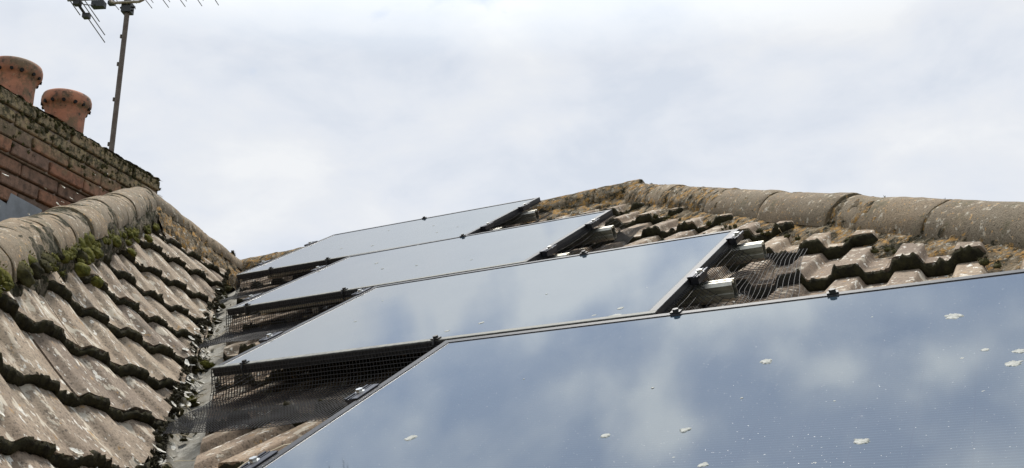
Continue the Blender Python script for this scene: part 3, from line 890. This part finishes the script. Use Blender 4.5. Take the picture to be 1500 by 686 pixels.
# ------------------------------------------------------------------ moss along the butts
def moss_rows(name, O, eu, ev, en, u0, u1, rows, gauge, roll, ph, rise, uph, planes, mat, label, seed, fill=.0, size=1.0, origin=(0,0,0), warp=None):
    bm = bmesh.new(); ring = 8
    for vb in rows:
        n = int((u1-u0)/.0085); prev = None
        for i in range(n+1):
            u = u0 + (u1-u0)*i/n
            g = noise.noise(Vec((u*3.1, vb*5, seed)))
            cover = g*.9 + .5*noise.noise(Vec((u*9, vb*5, seed+4))) + fill
            if cover < -.12: prev = None; continue
            pf = prof(u-uph, roll)*ph + (warp(u, vb) if warp else 0)
            thick = size*(.78 + .35*noise.noise(Vec((u*14, vb*3, seed+7))) + .20*noise.noise(Vec((u*40, vb*3, seed+7)))) * min(1, .45+(cover+.12)*2.2)
            c = O + eu*u + ev*(vb + .002) + en*(pf + rise*.44)
            cur = []
            for k in range(ring):
                t = 2*math.pi*k/ring
                w = 1 + .55*noise.noise(Vec((u*48, math.cos(t)*1.8+vb*7, math.sin(t)*1.8+seed))) + .35*noise.noise(Vec((u*110, math.cos(t)*3.5+vb*7, math.sin(t)*3.5+seed)))
                hv, hn = math.cos(t), math.sin(t)
                rv = .014*thick*w; rn = rise*.60*thick*w
                cur.append(bm.verts.new(c + ev*(hv*rv - .006) + en*(hn*rn)))
            if prev:
                for k in range(ring):
                    k2 = (k+1) % ring; f = bm.faces.new((prev[k], cur[k], cur[k2], prev[k2])); f.smooth = True
            prev = cur
    for (p, nn) in planes:
        bmesh.ops.bisect_plane(bm, geom=bm.verts[:]+bm.edges[:]+bm.faces[:], plane_co=p, plane_no=-nn, clear_outer=True, dist=1e-5)
    o = link(name, bm_mesh(bm), mat, None, origin=origin)
    return tag(o, label, 'moss', kind='stuff')
rowsL = [-.135+(k-5)*LGAUGE for k in range(15)]
moss_rows('moss', LO, LL, LG, LN, -4.2, 4., rowsL, LGAUGE, LROLL, .022, .036, -.86, [(p + n*(-.015), n) for p, n in keep_left[:1]] + keep_left[1:], M['moss_dark'],
          'blackish moss filling the stepped tile edges of the left slope', 2.2, fill=.50, size=1.32, origin=Q(0, 0, 0), warp=sag)
rowsM = [3.46+(k-6)*GAUGE for k in range(14)]
moss_rows('moss', MO, X, V, N, -6.3, 2.2, rowsM, GAUGE, ROLL, .034, .050, -.842, keep_main, M['moss_dark'],
          'dark moss along the tile edges of the right slope near the hip', 6.1, fill=.60, size=1.25, origin=P(0, 3, 0))

def lumps(name, spots, mat, label, seed, origin):
    """soft mossy cushions; each spot = (centre, normal, radius)"""
    rnd = random.Random(seed); bm = bmesh.new()
    for (c, nn, r) in spots:
        res = bmesh.ops.create_icosphere(bm, subdivisions=3 if r > .016 else 2, radius=1.)
        t1 = nn.orthogonal().normalized(); t2 = nn.cross(t1)
        sx, sy, sz = r*rnd.uniform(.8, 1.3), r*rnd.uniform(.8, 1.3), r*rnd.uniform(.5, .85)
        ph = rnd.uniform(0, 90)
        for v in res['verts']:
            q = v.co.copy(); w = 1 + .30*noise.noise(q*1.6+Vec((ph, 0, 0))) + .22*noise.noise(q*4.5+Vec((0, ph, 0))) + .16*noise.noise(q*11+Vec((0, 0, ph)))
            v.co = c + t1*(q.x*sx*w) + t2*(q.y*sy*w) + nn*(q.z*sz*w)
            for f in v.link_faces: f.smooth = True
    # short leafy tips
    for (c, nn, r) in spots:
        for k in range(int(14 + r*600)):
            d = Vec((rnd.gauss(0, 1), rnd.gauss(0, 1), rnd.gauss(0, 1))).normalized(); d = (d + nn*.55).normalized()
            b = c + d*r*.72; l = rnd.uniform(.006, .013); s = d.orthogonal().normalized()*.0022
            a = bm.verts.new(b-s); e = bm.verts.new(b+s); t = bm.verts.new(b + d*l + Vec((rnd.uniform(-.004, .004), rnd.uniform(-.004, .004), rnd.uniform(-.004, .004))))
            bm.faces.new((a, e, t))
    o = link(name, bm_mesh(bm), mat, None, origin=origin)
    return tag(o, label, 'moss', kind='stuff')

rnd = random.Random(77)
# line where the left hip's bedding meets the tiles
def hipline(t, down=0.):
    p = LA.lerp(LF, t); q = p - LN*((p-ANC).dot(LN) - .035)     # dropped on the left slope
    d = (LF-LA).normalized(); inw = LN.cross(d).normalized()
    if inw.dot(mid_left-p) < 0: inw = -inw
    return q + LN*.105 + inw*(.135+down)
gs, ms, ds = [], [], []
for k in range(150):
    t = rnd.uniform(0.02, .85); dn = abs(rnd.gauss(0, .04)); p = hipline(t, dn-.01); r = rnd.uniform(.014, .040)
    clump = noise.noise(Vec((t*11, 3.3, 0)))
    (gs if clump + rnd.gauss(0, .25) > .12 else (ms if rnd.random() < .6 else ds)).append((p, LN, r*(1.15 if clump > 0 else .8)))
for t in [.555, .545, .52, .50, .47, .36, .33, .24, .05] + [rnd.uniform(.02, .57) for _ in range(26)]:
    for k in range(rnd.choice((3, 5, 8, 12))): gs.append((hipline(t+rnd.gauss(0, .006), abs(rnd.gauss(.02, .05))), LN, rnd.uniform(.010, .030)))
lumps('moss', gs, M['moss_green'], 'bright green moss cushions below the left hip tiles', 1, Q(0, 0, 0))
# valley edge of the left slope and along the lining
for k in range(650):
    l = rnd.uniform(-2.3, 3.9); p = Q(l, .10+.597*l + rnd.gauss(-.004, .012), rnd.uniform(-.03, .035)); ds.append((p, LN, rnd.uniform(.006, .016)))
for k in range(190):
    l = rnd.uniform(-2.0, 3.0); p = Q(l, .10+.597*l - abs(rnd.gauss(.03, .03)), -.03+rnd.uniform(-.01, .012)); (ms if rnd.random() < .85 else ds).append((p, Z, rnd.uniform(.010, .026)))
lowA = W((-2.5682, 2.3928, .2573)); lowB = W((-5.7207, 5.7442, 2.0406))
for k in range(40):                                              # clumps lying in the gutter of the valley
    t = rnd.choice((.10, .12, .20, .225, .33, .36, .62)) + rnd.gauss(0, .012)
    p = lowA.lerp(lowB, t) + Vec((rnd.gauss(0, .03), rnd.gauss(0, .02), -.018)); (ms if rnd.random() < .6 else ds).append((p, Z, rnd.uniform(.008, .030)))
g2 = [(lowA.lerp(lowB, .335) + Vec((.03+rnd.gauss(0, .02), rnd.gauss(0, .015), .0)), Z, rnd.uniform(.016, .028)) for k in range(7)]
g2 += [(lowA.lerp(lowB, .19) + Vec((-.03+rnd.gauss(0, .02), rnd.gauss(0, .015), .0)), Z, rnd.uniform(.014, .024)) for k in range(5)]
lumps('moss', ms, M['moss_mid'], 'olive moss lying along the valley and under the left hip', 2, lowA)
lumps('moss', g2, M['moss_green'], 'small green moss cushions lying in the lead valley', 3, lowA)
# right hip: moss and crust at the foot of the bedding
rs = []
for k in range(60):
    t = rnd.uniform(0, 1.); p = RA.lerp(RF, t); q = p - N*((p-EYE).dot(N)+D0+.15)
    d = (RF-RA).normalized(); inw = N.cross(d).normalized()
    if inw.dot(mid_main-p) < 0: inw = -inw
    rs.append((q + inw*(.30+rnd.gauss(0, .02)) + N*rnd.uniform(-.01, .01), N, rnd.uniform(.006, .015)))
for k in range(60):
    t = rnd.uniform(0, 1.); p = RA.lerp(RJ, t); q = p - N*((p-EYE).dot(N)+D0+.15)
    rs.append((q - V*(.22+rnd.gauss(0, .02)), N, rnd.uniform(.01, .024)))
for k in range(70):                                             # left ridge
    t = rnd.uniform(0, .7); p = LA.lerp(RJ, t); q = p - LN*((p-ANC).dot(LN)-.03)
    ds.append((q - LG*(.15+rnd.gauss(0, .02)), LN, rnd.uniform(.01, .026)))
# tops of hips: little tufts at the joints
for k in range(9):
    t = rnd.uniform(0.02, .9); p = RA.lerp(RF, t); rs.append((p - Z*.006, Z, rnd.uniform(.006, .014)))
lumps('moss', rs, M['moss_mid'], 'olive and brown moss at the foot of the right hip mortar', 4, P(0, 4, 0))
ms2 = []
# chimney top moss
for k in range(420):
    s = rnd.uniform(-2.2, .0); cb = W((C1.x, C1.y, 0)) - Z*ZC
    p = Vec((cb.x, cb.y, 0)) + CD*s + CM*(.026+rnd.uniform(-.004, .004)) + Z*(ZT + rnd.uniform(-.04, -.004) - (rnd.random() < .6)*rnd.uniform(0, .30)); ms2.append((p, CM, rnd.uniform(.005, .013)))
lumps('moss', ms2, M['moss_mid'], 'olive moss speckling the top courses of the brick chimney', 6, W((-5.5, 4., 2.)))
lumps('moss', ds, M['moss_dark'], 'dark moss along the valley edge of the left slope, its ridge and the chimney top', 5, Q(0, 0, 0))

# ------------------------------------------------------------------ bits lying about
def flakes():
    mb = MB(); rnd = random.Random(9)
    def flake(c, nn, l, w):
        a = nn.orthogonal().normalized(); a = Matrix.Rotation(rnd.uniform(0, 6.28), 3, nn) @ a; b = nn.cross(a)
        rows = []; n = 6
        for i in range(n+1):
            q = i/n; wd = w*math.sin(math.pi*min(1, max(.06, q)))**.6*(1+.25*rnd.uniform(-1, 1)); h = .25*l*(q-.5)**2*2 + rnd.uniform(0, .002)
            p = c + a*(l*(q-.5)) + nn*(h+.004)
            rows += [p - b*wd/2 + nn*wd*.2, p, p + b*wd/2 + nn*wd*.15]
        mb.add(rows, [(i*3+k, i*3+k+1, i*3+k+4, i*3+k+3) for i in range(n) for k in (0, 1)])
    for k in range(150):
        l = rnd.uniform(-1.9, 2.); g = .10+.597*l + rnd.gauss(-.03, .04)
        flake(Q(l, g, .03 if g > .10+.597*l else .005), (LN+Vec((rnd.gauss(0, .4), rnd.gauss(0, .4), .4))).normalized(), rnd.uniform(.018, .06), rnd.uniform(.010, .028))
    for k in range(150):
        l = rnd.uniform(-2.4, 3.); g = .10+.597*l + rnd.uniform(.05, 1.3)
        kk = round((g+.135)/LGAUGE)*LGAUGE-.135
        if rnd.random() < .55: g = kk + rnd.uniform(-.02, .02)
        q = ((g+.135)/LGAUGE) % 1.
        flake(Q(l, g, -.024 + prof(l+.86, LROLL)*.022+.036*(1-q)+.004), (LN+Vec((rnd.gauss(0, .2), rnd.gauss(0, .2), .1))).normalized(), rnd.uniform(.012, .045), rnd.uniform(.007, .02))
    for k in range(130):
        t = rnd.uniform(-.1, .8); c = lowA.lerp(lowB, t) + Vec((rnd.gauss(0, .04), rnd.gauss(0, .03), .0))
        flake(c, (Z+Vec((rnd.gauss(0, .3), rnd.gauss(0, .3), 0))).normalized(), rnd.uniform(.012, .045), rnd.uniform(.006, .018))
    for k in range(60):
        x = rnd.uniform(-1.6, .2); v = rnd.uniform(2.7, 5.2)
        if (P(x, v, 0)-RA).dot(keep_main[1][1]) < .36: continue
        flake(P(x, v, tile_h(x, v)+.002), (N+Vec((rnd.gauss(0, .2), rnd.gauss(0, .2), .1))).normalized(), rnd.uniform(.010, .03), rnd.uniform(.004, .010))
    o = link('debris', mb.mesh(), M['flake'], None, origin=lowA)
    tag(o, 'scattered pale flakes and feathers on the tiles and along the valley', 'debris', kind='stuff')
    mb = MB()
    for k in range(40):
        if k < 26:
            t = rnd.uniform(-.05, .6); c = lowA.lerp(lowB, t) + Vec((rnd.gauss(0, .05), rnd.gauss(0, .04), .012))
        else:
            x = rnd.uniform(-1.3, -.1); v = rnd.uniform(3., 4.6); c = P(x, v, tile_h(x, v)+.012)
        a = Vec((rnd.gauss(0, 1), rnd.gauss(0, 1), rnd.gauss(0, .25))).normalized()*rnd.uniform(.03, .11); b = Vec((rnd.gauss(0, .02), rnd.gauss(0, .02), rnd.uniform(.0, .03)))
        mb.tube([c-a*.5, c-a*.2+b*.7, c+a*.15+b, c+a*.5+b*.3], [.0014, .0016, .0014, .0007], 5)
    # curled stalk beside the nearest panel
    c = P(-1.88, 2.0, -.10)
    mb.tube([c+X*-.10+V*-.16, c+X*-.07+V*-.06+N*.02, c+V*.02+N*.03, c+X*.05+V*.07+N*.02, c+X*.09+V*.14], .0016, 5)
    o = link('dry_stalks', mb.mesh(), M['straw'], None, origin=lowA)
    tag(o, 'thin dry stalks caught in the valley and on the tiles', 'debris', kind='stuff')
flakes()

# ------------------------------------------------------------------ ground
gm = mesh_of([(-600, -600, 0), (600, -600, 0), (600, 600, 0), (-600, 600, 0)], [(0, 1, 2, 3)])
tag(link('ground', gm, M['grass']), 'lawn round the house', 'ground', kind='structure')

# ------------------------------------------------------------------ camera
yaw, pitch, rol = -.49772, .30179, -.01273
F = Vec((math.cos(pitch)*math.sin(yaw), math.cos(pitch)*math.cos(yaw), math.sin(pitch)))
rt = Vec((math.cos(yaw), -math.sin(yaw), 0)); up = rt.cross(F)
r2 = rt*math.cos(rol) + up*math.sin(rol); u2 = -rt*math.sin(rol) + up*math.cos(rol)
cam = bpy.data.cameras.new('camera'); co = bpy.data.objects.new('camera', cam); col.objects.link(co)
co.matrix_world = Matrix.Translation(EYE) @ Matrix((r2, u2, -F)).transposed().to_4x4()
cam.sensor_width = 36.; cam.sensor_fit = 'HORIZONTAL'; cam.lens = 36*1473.16/1500
cam.clip_start = .05; cam.clip_end = 2000
sc.camera = co

# ------------------------------------------------------------------ light
SUN_AZ, SUN_EL = R(-32), R(66)          # azimuth measured from +y towards +x
w = bpy.data.worlds.new('World'); sc.world = w; w.use_nodes = True
nt = w.node_tree; nd = nt.nodes; lk = nt.links
for n in list(nd): nd.remove(n)
out = nd.new('ShaderNodeOutputWorld')
sky = nd.new('ShaderNodeTexSky'); sky.sky_type = 'NISHITA'; sky.sun_disc = False
sky.sun_elevation = SUN_EL; sky.sun_rotation = SUN_AZ; sky.air_density = 1.0; sky.dust_density = .3; sky.ozone_density = 1.6
b1 = nd.new('ShaderNodeBackground'); b1.inputs['Strength'].default_value = .12; lk.new(sky.outputs[0], b1.inputs['Color'])
tc = nd.new('ShaderNodeTexCoord')
def wn(kind, **k):
    n = nd.new(kind)
    for a, v in k.items():
        if hasattr(v, 'is_output'): lk.new(v, n.inputs[a])
        else: n.inputs[a].default_value = v
    return n
mp = wn('ShaderNodeMapping', Vector=tc.outputs['Generated'], Scale=(1, 1, 1.9), Location=(.37, 1.2, 2.3))
n1 = wn('ShaderNodeTexNoise', Vector=mp.outputs[0], Scale=8.5, Detail=6., Roughness=.5, Distortion=.2)
n2 = wn('ShaderNodeTexNoise', Vector=mp.outputs[0], Scale=1.5, Detail=3., Roughness=.5)
n3 = wn('ShaderNodeTexNoise', Vector=mp.outputs[0], Scale=6.5, Detail=5., Roughness=.55, Distortion=.2)
sep = wn('ShaderNodeSeparateXYZ', Vector=tc.outputs['Generated'])
def wm(op, a, b):
    n = nd.new('ShaderNodeMath'); n.operation = op
    for i, v in enumerate((a, b)):
        if hasattr(v, 'is_output'): lk.new(v, n.inputs[i])
        else: n.inputs[i].default_value = v
    return n.outputs[0]
def wr(f, stops):
    n = nd.new('ShaderNodeValToRGB'); e = n.color_ramp.elements
    while len(e) > 1: e.remove(e[-1])
    for i, (p, c) in enumerate(stops):
        x = e[0] if i == 0 else e.new(p); x.position = p; x.color = (c, c, c, 1) if not isinstance(c, tuple) else (*c, 1)
    lk.new(f, n.inputs[0]); return n.outputs[0]
# thick low cloud that breaks up higher in the sky
hi = wr(sep.outputs[2], [(.455, 0.), (.61, 1.)])
cov = wm('ADD', wm('MULTIPLY', n1.outputs[0], .62), wm('MULTIPLY', n2.outputs[0], .38))
cov = wm('ADD', cov, wm('SUBTRACT', .24, wm('MULTIPLY', hi, .335)))
mask = wr(cov, [(.35, .34), (.43, .55), (.52, 1.)])
cl = wr(n3.outputs[0], [(.32, (.520, .562, .632)), (.46, (.585, .615, .668)), (.56, (.615, .637, .675)), (.68, (.67, .685, .705))])
b2 = nd.new('ShaderNodeBackground'); b2.inputs['Strength'].default_value = 1.0; 
cm = nd.new('ShaderNodeMix'); cm.data_type = 'RGBA'; lk.new(hi, cm.inputs[0]); lk.new(cl, cm.inputs[6]); cm.inputs[7].default_value = (.98, 1.05, 1.10, 1)
lk.new(cm.outputs[2], b2.inputs['Color'])
mx = nd.new('ShaderNodeMixShader'); lk.new(mask, mx.inputs[0]); lk.new(b1.outputs[0], mx.inputs[1]); lk.new(b2.outputs[0], mx.inputs[2])
lk.new(mx.outputs[0], out.inputs[0])
sl = bpy.data.lights.new('sun', 'SUN'); so = bpy.data.objects.new('sun', sl); col.objects.link(so)
sl.energy = 3.8; sl.angle = R(14); sl.color = (1., .95, .87)
sd = Vec((math.sin(SUN_AZ)*math.cos(SUN_EL), math.cos(SUN_AZ)*math.cos(SUN_EL), math.sin(SUN_EL)))
so.rotation_euler = sd.to_track_quat('Z', 'Y').to_euler(); so.location = EYE + sd*30

sc.view_settings.view_transform = 'Standard'; sc.view_settings.look = 'None'
sc.view_settings.exposure = .40; sc.view_settings.gamma = 1.; sc.view_settings.use_curve_mapping = False
sc.cycles.max_bounces = 6; sc.cycles.use_denoising = True
